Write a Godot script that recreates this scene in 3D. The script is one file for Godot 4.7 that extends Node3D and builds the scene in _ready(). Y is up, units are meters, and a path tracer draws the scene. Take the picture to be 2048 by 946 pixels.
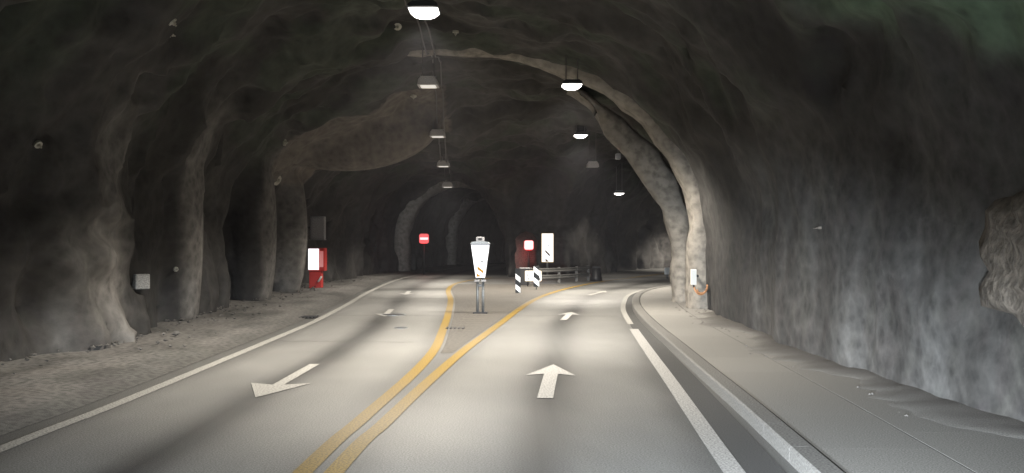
extends Node3D
# A road tunnel blasted through rock that forks into two branches; everything is in metres, the camera looks along -Z.

var M := {}
var taken := {}
var n_big := FastNoiseLite.new()
var n_mid := FastNoiseLite.new()
var n_fine := FastNoiseLite.new()
var n_block := FastNoiseLite.new()
var n_stain := FastNoiseLite.new()
var rng := RandomNumberGenerator.new()

# ---------------------------------------------------------------- naming and tagging
func numbered(called: String) -> String:
	if not taken.has(called):
		taken[called] = 0
		return called
	taken[called] += 1
	return "%s_%03d" % [called, taken[called]]

func tag(o: Node, label: String, category: String, group := "", kind := "") -> Node:
	if label: o.set_meta("label", label)
	if category: o.set_meta("category", category)
	if group: o.set_meta("group", group)
	if kind: o.set_meta("kind", kind)
	return o

func thing(called: String, label: String, category: String, at := Vector3.ZERO, turn := 0.0, group := "") -> Node3D:
	var o := Node3D.new()
	o.name = numbered(called)
	add_child(o, true)
	o.position = at
	o.rotation.y = turn
	tag(o, label, category, group)
	return o

func put(called: String, st: SurfaceTool, mat: Material, parent: Node = self) -> MeshInstance3D:
	var o := MeshInstance3D.new()
	o.name = numbered(called) if parent == self else called
	st.generate_normals()
	o.mesh = st.commit()
	o.material_override = mat
	parent.add_child(o, true)
	return o

# ---------------------------------------------------------------- shapes
func mb(smooth := false) -> SurfaceTool:
	var st := SurfaceTool.new()
	st.begin(Mesh.PRIMITIVE_TRIANGLES)
	st.set_smooth_group(0 if smooth else -1)
	return st

func tri(st: SurfaceTool, a: Vector3, b: Vector3, c: Vector3) -> void:
	st.add_vertex(a); st.add_vertex(b); st.add_vertex(c)

func quad(st: SurfaceTool, a: Vector3, b: Vector3, c: Vector3, d: Vector3, out: Vector3) -> void:
	# four corners in a ring; turned so that the front (clockwise) faces along out
	if (b - a).cross(c - a).dot(out) > 0.0:
		tri(st, a, c, b); tri(st, a, d, c)
	else:
		tri(st, a, b, c); tri(st, a, c, d)

func prism(st: SurfaceTool, poly: PackedVector2Array, z0: float, z1: float, x := Transform3D.IDENTITY, bevel := 0.0) -> void:
	# polygon in xy, pushed from z0 to z1 (z1 > z0), front edge chamfered
	var mid := Vector2.ZERO
	for p in poly: mid += p / poly.size()
	var n := poly.size()
	var inner := poly.duplicate()
	if bevel > 0.0:
		for i in n:
			var dirv := (mid - poly[i]).normalized()
			inner[i] = poly[i] + dirv * bevel * 1.3
	var idx := Geometry2D.triangulate_polygon(poly)
	for k in range(0, idx.size(), 3):
		var f: Array[Vector3] = []
		var b: Array[Vector3] = []
		for j in 3:
			f.append(x * Vector3(inner[idx[k + j]].x, inner[idx[k + j]].y, z1))
			b.append(x * Vector3(poly[idx[k + j]].x, poly[idx[k + j]].y, z0))
		var o := x.basis.z
		if (f[1] - f[0]).cross(f[2] - f[0]).dot(o) > 0.0:
			tri(st, f[0], f[2], f[1])
		else:
			tri(st, f[0], f[1], f[2])
		if (b[1] - b[0]).cross(b[2] - b[0]).dot(o) > 0.0:
			tri(st, b[0], b[1], b[2])
		else:
			tri(st, b[0], b[2], b[1])
	for i in n:
		var p := poly[i]
		var q := poly[(i + 1) % n]
		var out2 := (p + q) * 0.5 - mid
		var out := x.basis * Vector3(out2.x, out2.y, 0)
		quad(st, x * Vector3(p.x, p.y, z0), x * Vector3(q.x, q.y, z0), x * Vector3(q.x, q.y, z1 - bevel), x * Vector3(p.x, p.y, z1 - bevel), out)
		if bevel > 0.0:
			var pi := inner[i]
			var qi := inner[(i + 1) % n]
			quad(st, x * Vector3(p.x, p.y, z1 - bevel), x * Vector3(q.x, q.y, z1 - bevel), x * Vector3(qi.x, qi.y, z1), x * Vector3(pi.x, pi.y, z1), out + x.basis.z * out2.length())

func rect(x0: float, y0: float, x1: float, y1: float, r := 0.0) -> PackedVector2Array:
	if r <= 0.0:
		return PackedVector2Array([Vector2(x0, y0), Vector2(x1, y0), Vector2(x1, y1), Vector2(x0, y1)])
	var p := PackedVector2Array()
	var corner := [Vector2(x1 - r, y1 - r), Vector2(x0 + r, y1 - r), Vector2(x0 + r, y0 + r), Vector2(x1 - r, y0 + r)]
	for c in 4:
		for k in 5:
			p.append(corner[c] + Vector2.from_angle(PI / 2 * (c + k / 4.0)) * r)
	return p

func box(st: SurfaceTool, mid: Vector3, size: Vector3, turn := Basis.IDENTITY, bevel := 0.006) -> void:
	var h := size * 0.5
	prism(st, rect(-h.x, -h.y, h.x, h.y), -h.z, h.z, Transform3D(turn, mid), minf(bevel, h.z))

func tube(st: SurfaceTool, pts: Array, r: float, sides := 8) -> void:
	var n := pts.size()
	var rings := []
	for i in n:
		var t: Vector3 = (pts[mini(i + 1, n - 1)] - pts[maxi(i - 1, 0)]).normalized()
		var s := t.cross(Vector3.UP if absf(t.y) < 0.95 else Vector3.RIGHT).normalized()
		var u := s.cross(t)
		var ring := []
		for k in sides:
			var a := TAU * k / sides
			ring.append(pts[i] + (s * cos(a) + u * sin(a)) * r)
		rings.append(ring)
	for i in n - 1:
		for k in sides:
			var k2 := (k + 1) % sides
			var a: Vector3 = rings[i][k]
			quad(st, a, rings[i][k2], rings[i + 1][k2], rings[i + 1][k], a - pts[i] + rings[i][k2] - pts[i])
	for e in [0, n - 1]:
		var o: Vector3 = pts[e] - pts[1 if e == 0 else n - 2]
		for k in range(1, sides - 1):
			var a: Vector3 = rings[e][0]
			var b: Vector3 = rings[e][k]
			var c: Vector3 = rings[e][k + 1]
			if (b - a).cross(c - a).dot(o) > 0.0: tri(st, a, c, b)
			else: tri(st, a, b, c)

func lathe(st: SurfaceTool, profile: Array, mid: Vector3, sides := 20) -> void:
	for i in profile.size() - 1:
		var p: Vector2 = profile[i]
		var q: Vector2 = profile[i + 1]
		for k in sides:
			var a0 := TAU * k / sides
			var a1 := TAU * (k + 1) / sides
			var d0 := Vector3(cos(a0), 0, sin(a0))
			var d1 := Vector3(cos(a1), 0, sin(a1))
			var slope := Vector2(q.y - p.y, p.x - q.x)
			var out := (d0 + d1) * slope.x * 0.5 + Vector3.UP * slope.y
			quad(st, mid + d0 * p.x + Vector3.UP * p.y, mid + d1 * p.x + Vector3.UP * p.y, mid + d1 * q.x + Vector3.UP * q.y, mid + d0 * q.x + Vector3.UP * q.y, out)

# ---------------------------------------------------------------- polylines on the ground (x, z)
func smooth_line(p: Array, step := 0.5) -> PackedVector2Array:
	var c := Curve2D.new()
	for i in p.size():
		var a: Vector2 = p[maxi(i - 1, 0)]
		var b: Vector2 = p[mini(i + 1, p.size() - 1)]
		var t := (b - a) / 6.0
		c.add_point(p[i], -t, t)
	c.bake_interval = step
	return c.get_baked_points()

func shifted(p: PackedVector2Array, by: float) -> PackedVector2Array:
	# to the right of the way the line runs (away from the camera) for by > 0
	var o := PackedVector2Array()
	for i in p.size():
		var t := (p[mini(i + 1, p.size() - 1)] - p[maxi(i - 1, 0)]).normalized()
		o.append(p[i] + Vector2(-t.y, t.x) * by)
	return o

func at_length(p: PackedVector2Array, s: float) -> Array:
	for i in p.size() - 1:
		var l := p[i].distance_to(p[i + 1])
		if s <= l or i == p.size() - 2:
			return [p[i].lerp(p[i + 1], s / maxf(l, 1e-4)), (p[i + 1] - p[i]).normalized()]
		s -= l
	return [p[0], Vector2(0, -1)]

func length_of(p: PackedVector2Array) -> float:
	var l := 0.0
	for i in p.size() - 1: l += p[i].distance_to(p[i + 1])
	return l

func beside(p: PackedVector2Array, q: Vector2) -> float:
	# signed distance from q to the line, > 0 on its right
	var best := 1e9
	var sgn := 1.0
	for i in p.size() - 1:
		var c := Geometry2D.get_closest_point_to_segment(q, p[i], p[i + 1])
		var d := c.distance_squared_to(q)
		if d < best:
			best = d
			sgn = signf((p[i + 1] - p[i]).cross(q - p[i]))
	return sqrt(best) * (sgn if sgn != 0.0 else 1.0)

func ribbon(st: SurfaceTool, p: PackedVector2Array, a: float, b: float, y: float, y2 := 1e9) -> void:
	var l := shifted(p, a)
	var r := shifted(p, b)
	var yb := y if y2 > 1e8 else y2
	for i in p.size() - 1:
		quad(st, Vector3(l[i].x, y, l[i].y), Vector3(r[i].x, yb, r[i].y), Vector3(r[i + 1].x, yb, r[i + 1].y), Vector3(l[i + 1].x, y, l[i + 1].y), Vector3.UP)

func v2(list: Array) -> Array:
	var o := []
	for i in range(0, list.size(), 2): o.append(Vector2(list[i], list[i + 1]))
	return o

# ---------------------------------------------------------------- the rock: air cut out of the mountain
# each bore: its axis in plan with, per node, x, z, half width, springing height, height of the crown
var bores := [
	[[-1.2, 22, 5.7, 2.0, 6.5], [-1.2, -8, 5.75, 2.0, 6.5], [-1.3, -12, 5.6, 2.0, 6.5], [-1.3, -15, 5.55, 2.0, 6.5], [-1.2, -22, 5.6, 2.0, 6.4], [-1.2, -25, 5.7, 2.0, 6.2], [-1.6, -30, 5.5, 2.0, 5.6]],
	[[-3.3, -26, 4.0, 1.8, 5.4], [-3.5, -38, 3.7, 1.7, 5.0], [-2.9, -48, 3.0, 1.6, 4.8], [-1.7, -60, 2.4, 1.6, 4.6], [2.0, -74, 2.4, 1.6, 4.6], [10, -86, 2.6, 1.6, 4.6]],
	[[0.2, -28, 4.0, 2.0, 5.6], [0.7, -41.5, 3.6, 2.0, 5.2]],
	[[0.6, -26, 4.3, 2.0, 6.0], [2.9, -34, 4.6, 1.9, 5.8], [5.6, -43, 3.6, 1.8, 5.4], [8.6, -52, 3.2, 1.8, 5.2], [14.0, -59, 3.2, 1.8, 5.2], [24, -64, 3.2, 1.8, 5.0]],
]
# bumps of rock (+) and hollows (-): centre, radii, sign
var lumps := [
	[Vector3(-5.1, 5.5, -30.5), Vector3(3.0, 1.7, 1.3), 1.0],
	[Vector3(6.6, 3.3, -36.5), Vector3(1.7, 0.7, 1.0), 1.0],
	[Vector3(-7.1, 2.0, -16.2), Vector3(0.45, 3.2, 1.1), 1.0],
	[Vector3(-7.0, 2.0, -20.8), Vector3(0.5, 3.2, 1.0), 1.0],
	[Vector3(-7.1, 2.0, -27.4), Vector3(0.6, 3.0, 1.1), 1.0],
	[Vector3(-7.2, 2.0, -31.3), Vector3(0.8, 2.6, 0.6), 1.0],
	[Vector3(4.9, 1.4, -24.8), Vector3(1.0, 2.8, 0.85), -1.0],
]

func plan(x: float, z: float) -> Array:
	# [distance from the axis, half width, springing, crown] for each bore at this place in plan
	var q := Vector2(x, z)
	var res := []
	for b in bores:
		var best := 1e9
		var r := [0.0, 1.0, 1.0, 2.0]
		for i in b.size() - 1:
			var p0 := Vector2(b[i][0], b[i][1])
			var p1 := Vector2(b[i + 1][0], b[i + 1][1])
			var e := p1 - p0
			var t := clampf((q - p0).dot(e) / e.length_squared(), 0.0, 1.0)
			var d := (p0 + e * t).distance_squared_to(q)
			if d < best:
				best = d
				r = [0.0, lerpf(b[i][2], b[i + 1][2], t), lerpf(b[i][3], b[i + 1][3], t), lerpf(b[i][4], b[i + 1][4], t)]
		r[0] = sqrt(best)
		if r[0] < r[1] + 1.6:
			res.append(r)
	return res

func section(r: Array, h: float) -> float:
	var d: float
	if h > r[2]:
		var b: float = r[3] - r[2]
		var p: float = r[0] / r[1]
		var q: float = (h - r[2]) / b
		d = (sqrt(p * p + q * q) - 1.0) * minf(r[1], b)
	else:
		d = r[0] - r[1]
	return maxf(d, -0.7 - h)

func rough(x: float, h: float, z: float, d: float) -> float:
	# adds the uneven blasted surface to the distance d
	var calm := 1.0
	if x > 1.5 and z > -22.0:
		calm = lerpf(0.85, 0.3, smoothstep(4.6, 2.6, h))
	if z < -21.5 and z > -25.5 and x > -2.5: calm = minf(calm, 0.45)
	d -= n_big.get_noise_3d(x, h * 0.45, z) * 0.75 * calm
	d -= (absf(n_mid.get_noise_3d(x, h * 0.7, z)) - 0.25) * 0.4 * calm
	d += (n_block.get_noise_3d(x, h * 0.75, z) + 0.5) * 0.5 * calm
	d -= n_fine.get_noise_3d(x, h, z) * 0.16 * calm
	for l in lumps:
		var q: Vector3 = (Vector3(x, h, z) - l[0]) / l[1]
		var len := q.length()
		if len < 2.2:
			var e: float = (len - 1.0) * minf(l[1].x, minf(l[1].y, l[1].z))
			if l[2] > 0.0: d = maxf(d, -e) if absf(d + e) > 0.3 else maxf(d, -e) + pow(0.3 - absf(d + e), 2) / 1.2
			else: d = minf(d, e)
	return d

func sd(p: Vector3) -> float:
	var d := 1.0
	for r in plan(p.x, p.z): d = minf(d, section(r, p.y))
	return rough(p.x, p.y, p.z, d)

func hit(from: Vector3, dir: Vector3) -> Vector3:
	# where a ray from inside the tunnel meets the rock
	var s := 0.0
	for i in 400:
		var d := sd(from + dir * s)
		if d > 0.0: break
		s += clampf(-d * 0.5, 0.02, 0.3)
	return from + dir * s

func slope(p: Vector3) -> Vector3:
	# points out of the rock into the air
	var e := 0.08
	return -Vector3(sd(p + Vector3(e, 0, 0)) - sd(p - Vector3(e, 0, 0)), sd(p + Vector3(0, e, 0)) - sd(p - Vector3(0, e, 0)), sd(p + Vector3(0, 0, e)) - sd(p - Vector3(0, 0, e))).normalized()

func rock_color(p: Vector3) -> Color:
	var v := 0.5 + 0.5 * n_stain.get_noise_3d(p.x, p.y * 0.35, p.z)
	var w := 0.5 + 0.5 * n_stain.get_noise_3d(p.x * 2.6 + 31.0, p.y * 0.5, p.z * 2.6)
	var c := Color(0.048, 0.045, 0.043).lerp(Color(0.105, 0.099, 0.094), smoothstep(0.35, 0.75, v))
	c = c.lerp(Color(0.045, 0.041, 0.039), 0.5 * smoothstep(0.55, 0.8, w))
	var lime := smoothstep(0.52, 0.72, 0.5 + 0.5 * n_stain.get_noise_3d(p.x * 1.4, p.y * 0.3 - 50.0, p.z * 1.4))
	c = c.lerp(Color(0.30, 0.30, 0.295), 0.3 * lime * smoothstep(2.2, 0.2, p.y))
	var green_mottle := smoothstep(0.5, 0.62, 0.5 + 0.5 * n_stain.get_noise_3d(p.x * 1.3 - 80.0, p.y, p.z * 1.3))  # random green mottling high on the rock
	c = c.lerp(Color(0.1, 0.16, 0.09), 0.25 * green_mottle * smoothstep(3.0, 4.6, p.y))
	# bulges of the left wall painted paler, in place of stronger light on them
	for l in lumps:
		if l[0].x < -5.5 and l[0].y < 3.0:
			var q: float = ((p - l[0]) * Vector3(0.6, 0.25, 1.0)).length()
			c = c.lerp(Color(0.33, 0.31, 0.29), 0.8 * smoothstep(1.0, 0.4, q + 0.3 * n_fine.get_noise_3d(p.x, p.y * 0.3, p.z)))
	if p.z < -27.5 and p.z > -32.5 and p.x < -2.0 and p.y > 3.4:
		c = c.lerp(Color(0.32, 0.275, 0.235), 0.7)  # lit face of the left overhang put in as paler brown rock
	# lamp-lit area high on the near right wall, painted as lighter green rock
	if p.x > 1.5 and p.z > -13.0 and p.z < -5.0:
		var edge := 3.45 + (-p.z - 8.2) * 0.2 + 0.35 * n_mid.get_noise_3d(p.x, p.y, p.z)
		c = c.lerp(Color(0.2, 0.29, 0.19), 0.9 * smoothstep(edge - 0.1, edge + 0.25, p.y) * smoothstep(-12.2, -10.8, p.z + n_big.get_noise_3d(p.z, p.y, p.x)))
	return c

func build_rock() -> void:
	var s := 0.17
	var lo := Vector3(-9.6, -0.96, -91.0)
	var nx := 230
	var ny := 51
	var nz := 692
	var f := PackedFloat32Array()
	f.resize(nx * ny * nz)
	f.fill(1.0)
	var used := PackedByteArray()
	used.resize(nx * nz)
	for k in nz:
		var z := lo.z + s * k
		for i in nx:
			var x := lo.x + s * i
			var rs := plan(x, z)
			if rs.is_empty(): continue
			var some := false
			var least := 9.0
			for r in rs: least = minf(least, r[0] - r[1])
			for j in ny:
				var h := lo.y + s * j
				var d := 3.0
				for r in rs: d = minf(d, section(r, h))
				if absf(d) < 1.5 or (x < -1.5 and z < -27.0 and z > -34.0):
					d = rough(x, h, z, d) if h > -0.5 else d
				f[(k * nx + i) * ny + j] = d
				if d < 0.0: some = true
			if some: used[k * nx + i] = 1
	# surface nets: one vertex in each cell that the surface crosses
	var vert := PackedVector3Array()
	var cell := {}
	var step_i := ny
	var step_k := nx * ny
	for k in nz - 1:
		for i in nx - 1:
			if used[k * nx + i] + used[k * nx + i + 1] + used[(k + 1) * nx + i] + used[(k + 1) * nx + i + 1] == 0: continue
			var base := (k * nx + i) * ny
			for j in ny - 1:
				var o := base + j
				var a := f[o]; var b := f[o + 1]; var c := f[o + step_i]; var d := f[o + step_i + 1]
				var e := f[o + step_k]; var g := f[o + step_k + 1]; var m := f[o + step_k + step_i]; var n := f[o + step_k + step_i + 1]
				var neg := int(a < 0) + int(b < 0) + int(c < 0) + int(d < 0) + int(e < 0) + int(g < 0) + int(m < 0) + int(n < 0)
				if neg == 0 or neg == 8: continue
				var sum := Vector3.ZERO
				var cnt := 0
				var v := [a, b, c, d, e, g, m, n]
				for q in 8:
					for ax in 3:
						# corner bits: 1 = y, 2 = x, 4 = z
						var bit: int = [1, 2, 4][ax]
						if q & bit: continue
						var u0: float = v[q]
						var u1: float = v[q | bit]
						if (u0 < 0) == (u1 < 0): continue
						var t := u0 / (u0 - u1)
						var pt := Vector3(float((q >> 1) & 1), float(q & 1), float((q >> 2) & 1))
						pt[[1, 0, 2][ax]] += t
						sum += pt
						cnt += 1
				cell[o] = vert.size()
				vert.append(lo + (Vector3(i, j, k) + sum / cnt) * s)
	var index := PackedInt32Array()
	var normal := PackedVector3Array()
	normal.resize(vert.size())
	for o: int in cell:
		var air := f[o] < 0
		for ax in 3:
			var st0: int = [step_i, 1, step_k][ax]
			if (f[o + st0] < 0) == air: continue
			var p: int = [1, step_k, step_i][ax]
			var q: int = [step_k, step_i, 1][ax]
			if not (cell.has(o - p) and cell.has(o - q) and cell.has(o - p - q)): continue
			var ids := [cell[o], cell[o - p], cell[o - p - q], cell[o - q]]
			if not air: ids.reverse()
			var m2 := (vert[ids[1]] - vert[ids[0]]).cross(vert[ids[2]] - vert[ids[0]]) + (vert[ids[2]] - vert[ids[0]]).cross(vert[ids[3]] - vert[ids[0]])
			for id in ids: normal[id] -= m2
			index.append_array(PackedInt32Array([ids[0], ids[1], ids[2], ids[0], ids[2], ids[3]]))
	var color := PackedColorArray()
	color.resize(vert.size())
	for i in vert.size():
		normal[i] = normal[i].normalized()
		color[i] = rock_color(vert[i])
	var arr := []
	arr.resize(Mesh.ARRAY_MAX)
	arr[Mesh.ARRAY_VERTEX] = vert
	arr[Mesh.ARRAY_NORMAL] = normal
	arr[Mesh.ARRAY_COLOR] = color
	arr[Mesh.ARRAY_INDEX] = index
	var mesh := ArrayMesh.new()
	mesh.add_surface_from_arrays(Mesh.PRIMITIVE_TRIANGLES, arr)
	var o2 := MeshInstance3D.new()
	o2.name = "tunnel_rock"
	o2.mesh = mesh
	o2.material_override = M.rock
	add_child(o2, true)
	tag(o2, "blasted grey rock walls and roof of the forking road tunnel", "", "", "structure")
	print("rock: ", vert.size(), " vertices, ", Time.get_ticks_msec(), " ms")

# ---------------------------------------------------------------- materials
func noise_tex(freq: float, kind: int, octaves: int, seed_: int, ramp: Array, as_normal := false, strength := 4.0, size := 512) -> NoiseTexture2D:
	var t := NoiseTexture2D.new()
	var n := FastNoiseLite.new()
	n.noise_type = kind
	n.frequency = freq
	n.fractal_octaves = octaves
	n.seed = seed_
	t.noise = n
	t.width = size
	t.height = size
	t.seamless = true
	t.as_normal_map = as_normal
	t.bump_strength = strength
	if ramp:
		var g := Gradient.new()
		g.offsets = PackedFloat32Array(ramp[0])
		var c := PackedColorArray()
		for v in ramp[1]: c.append(Color(v, v, v) if v is float else v)
		g.colors = c
		t.color_ramp = g
	return t

func mat(c: Color, rough_ := 0.7, metal := 0.0) -> StandardMaterial3D:
	var m := StandardMaterial3D.new()
	m.albedo_color = c.linear_to_srgb()
	m.roughness = rough_
	m.metallic = metal
	return m

func grained(c: Color, rough_: float, tex: Texture2D, scale_: float, bump: Texture2D, depth: float, vertex := false) -> StandardMaterial3D:
	var m := mat(c, rough_)
	m.albedo_texture = tex
	m.uv1_triplanar = true
	m.uv1_world_triplanar = true
	m.uv1_scale = Vector3.ONE * scale_
	m.vertex_color_use_as_albedo = vertex
	if bump:
		m.heightmap_enabled = true
		m.heightmap_texture = bump
		m.heightmap_scale = depth
	return m

func glow(c: Color, energy: float) -> StandardMaterial3D:
	var m := mat(Color(0.6, 0.6, 0.6), 0.4)
	m.emission_enabled = true
	m.emission = c
	m.emission_energy_multiplier = energy
	return m

func make_materials() -> void:
	var grit := noise_tex(0.08, FastNoiseLite.TYPE_SIMPLEX_SMOOTH, 5, 3, [[0.0, 0.35, 0.65, 1.0], [0.5, 0.76, 0.92, 1.0]])
	var grit_h := noise_tex(0.16, FastNoiseLite.TYPE_SIMPLEX_SMOOTH, 3, 4, [])
	var worn := noise_tex(0.05, FastNoiseLite.TYPE_SIMPLEX_SMOOTH, 5, 9, [[0.0, 0.4, 0.52, 1.0], [0.62, 0.76, 0.95, 1.0]])
	var crag := noise_tex(0.022, FastNoiseLite.TYPE_CELLULAR, 6, 5, [[0.0, 0.4, 0.75, 1.0], [0.5, 0.75, 0.9, 1.0]])
	var crag_h := noise_tex(0.014, FastNoiseLite.TYPE_CELLULAR, 6, 6, [])
	var cement := noise_tex(0.03, FastNoiseLite.TYPE_SIMPLEX_SMOOTH, 5, 7, [[0.0, 0.4, 0.6, 1.0], [0.6, 0.82, 0.93, 1.0]])
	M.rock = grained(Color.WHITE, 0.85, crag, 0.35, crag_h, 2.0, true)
	M.road = grained(Color.WHITE, 0.52, grit, 1.1, grit_h, 0.22, true)
	M.verge = grained(Color.WHITE, 0.9, cement, 0.5, grit_h, 0.4, true)
	M.arch = grained(Color(0.33, 0.3, 0.262), 0.85, cement, 0.25, crag_h, 3.5)
	M.kerb = grained(Color(0.23, 0.222, 0.208), 0.8, grit, 0.9, grit_h, 0.05)
	M.slab = []
	for v in [0.33, 0.345, 0.36, 0.335]:
		M.slab.append(grained(Color(v, v * 0.965, v * 0.9), 0.85, grit, 1.3, grit_h, 0.02))
	M.white_paint = grained(Color(0.5, 0.49, 0.475), 0.6, worn, 1.3, grit_h, 0.03)
	M.old_paint = grained(Color(0.42, 0.41, 0.385), 0.65, worn, 1.3, grit_h, 0.03)
	M.yellow_paint = grained(Color(0.29, 0.185, 0.028), 0.6, worn, 1.3, grit_h, 0.03)
	M.faint_paint = grained(Color(0.22, 0.2, 0.17), 0.8, cement, 2.0, grit_h, 0.2)
	M.steel = grained(Color(0.42, 0.44, 0.46), 0.45, cement, 2.5, null, 0.0)
	M.steel.metallic = 0.6
	M.grey_box = grained(Color(0.46, 0.46, 0.48), 0.55, cement, 2.0, null, 0.0)
	M.lamp_body = grained(Color(0.72, 0.69, 0.68), 0.5, cement, 3.0, null, 0.0)
	M.rail = grained(Color(0.17, 0.165, 0.155), 0.55, cement, 2.5, null, 0.0)
	M.dark = mat(Color(0.025, 0.025, 0.028), 0.6)
	M.black = mat(Color(0.012, 0.012, 0.014), 0.5)
	M.red = mat(Color(0.6, 0.04, 0.035), 0.4)
	M.pale_red = glow(Color(0.9, 0.35, 0.36), 0.5)
	M.white = mat(Color(0.72, 0.72, 0.7), 0.5)
	M.orange = mat(Color(0.5, 0.24, 0.11), 0.6)
	M.cable = mat(Color(0.14, 0.13, 0.13), 0.6)
	M.lit = glow(Color(1, 0.98, 0.95), 5.0)
	M.lit_dim = glow(Color(1, 0.97, 0.92), 0.7)
	M.lit_white = glow(Color(0.97, 0.98, 1.0), 1.6)
	M.lit_mark = glow(Color(1, 1, 1), 1.15)
	M.lit_red = glow(Color(1.0, 0.12, 0.14), 0.95)
	M.lit_pink = glow(Color(1.0, 0.9, 0.9), 1.5)
	M.lit_amber = mat(Color(0.4, 0.2, 0.02), 0.6)
	M.lit_grey = mat(Color(0.2, 0.21, 0.22), 0.6)
	M.lit_cyan = glow(Color(0.75, 0.95, 0.97), 0.9)
	M.lit_yellow = glow(Color(0.95, 0.75, 0.1), 0.6)
	M.reflector = mat(Color(0.5, 0.48, 0.42), 0.4)

# ---------------------------------------------------------------- ground
var yellow_right: PackedVector2Array
var yellow_left: PackedVector2Array
var white_left: PackedVector2Array
var white_right: PackedVector2Array
var kerb_line: PackedVector2Array
var lane_right: PackedVector2Array
var lane_left: PackedVector2Array

func lines() -> void:
	yellow_right = smooth_line(v2([-1.85, 12, -1.6, 2, -1.36, -7.65, -1.24, -9.6, -1.06, -12.2, -0.75, -15.95, -0.25, -20.7, 0.34, -26.2, 1.01, -30.7, 2.04, -35.15, 3.5, -39.8, 5.15, -43.6, 7.5, -48.9, 11, -57]))
	yellow_left = smooth_line(v2([-2.1, 12, -1.85, 2, -1.6, -7.65, -1.49, -9.8, -1.3, -13.2, -1.24, -15.95, -1.32, -18.85, -1.48, -23.1, -1.75, -28.5, -2.12, -33.2, -2.2, -37.3, -1.9, -40.2, -0.9, -43.6]))
	white_left = smooth_line(v2([-4.6, 12, -4.45, 0, -4.34, -8.5, -4.27, -10.4, -4.23, -13.6, -4.19, -19.8, -4.23, -22.6, -4.41, -27.2, -4.67, -32.9, -4.8, -40.7, -4.5, -46, -3.6, -54, -2.2, -64]))
	white_right = smooth_line(v2([0.9, 12, 1.3, 0, 1.7, -7.65, 1.81, -9.6, 1.98, -12.5, 2.15, -15.6, 2.38, -19.6, 2.47, -21.0, 2.71, -24.3, 3.07, -27.4, 3.62, -30.9, 4.5, -33.9, 5.95, -37, 8.2, -41.2]))
	kerb_line = smooth_line(v2([1.45, 12, 1.85, 0, 2.2, -7.65, 2.31, -10.1, 2.4, -12.75, 2.52, -16, 2.66, -19.9, 2.94, -24.3, 3.4, -28.1, 3.98, -31, 4.78, -33.3, 5.9, -35.4, 8.3, -39.6]))
	lane_right = smooth_line(v2([-0.5, 12, -0.15, 0, 0.17, -7.65, 0.45, -12.2, 0.72, -16, 1.05, -20.7, 1.5, -24.5, 2.1, -28.5, 3.0, -32.8, 4.4, -37, 6.3, -41.5, 9, -48, 12, -56]))
	lane_left = smooth_line(v2([-3.3, 12, -3.1, 0, -2.97, -7.65, -2.85, -12, -2.75, -16, -2.8, -20, -3.0, -25, -3.3, -31, -3.5, -37, -3.1, -45, -2.2, -54, -0.8, -64]))

func road_color(x: float, z: float) -> Color:
	var q := Vector2(x, z)
	var l := absf(beside(lane_right, q))
	var left := false
	var l2 := absf(beside(lane_left, q))
	if l2 < l:
		l = l2
		left = true
	var n := n_stain.get_noise_2d(x * 2.0, z * 0.5)
	var c := 0.27 + 0.03 * n_fine.get_noise_2d(x, z * 0.6)
	var oil := exp(-pow(l / (0.30 + 0.08 * n), 2.0)) * (0.72 + 0.14 * n) * (1.0 if z > -28.0 else 0.8)
	c *= 1.0 - oil
	c *= 1.0 - 0.42 * smoothstep(1.0, 1.5, l + 0.15 * n)
	if left: c *= 1.08
	# soft-edged darker bands across the far road
	for b in [[-34.6, 0.9], [-43.4, 1.0]]:
		c *= 1.0 - 0.45 * exp(-pow((z - b[0] + 0.12 * x + 0.3 * n) / b[1], 4.0))
	# slight uneven tone in the asphalt
	c *= 1.0 + 0.08 * n_mid.get_noise_2d(x * 0.6, z * 0.25)
	return Color(c, c * 0.985, c * 0.945)

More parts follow.
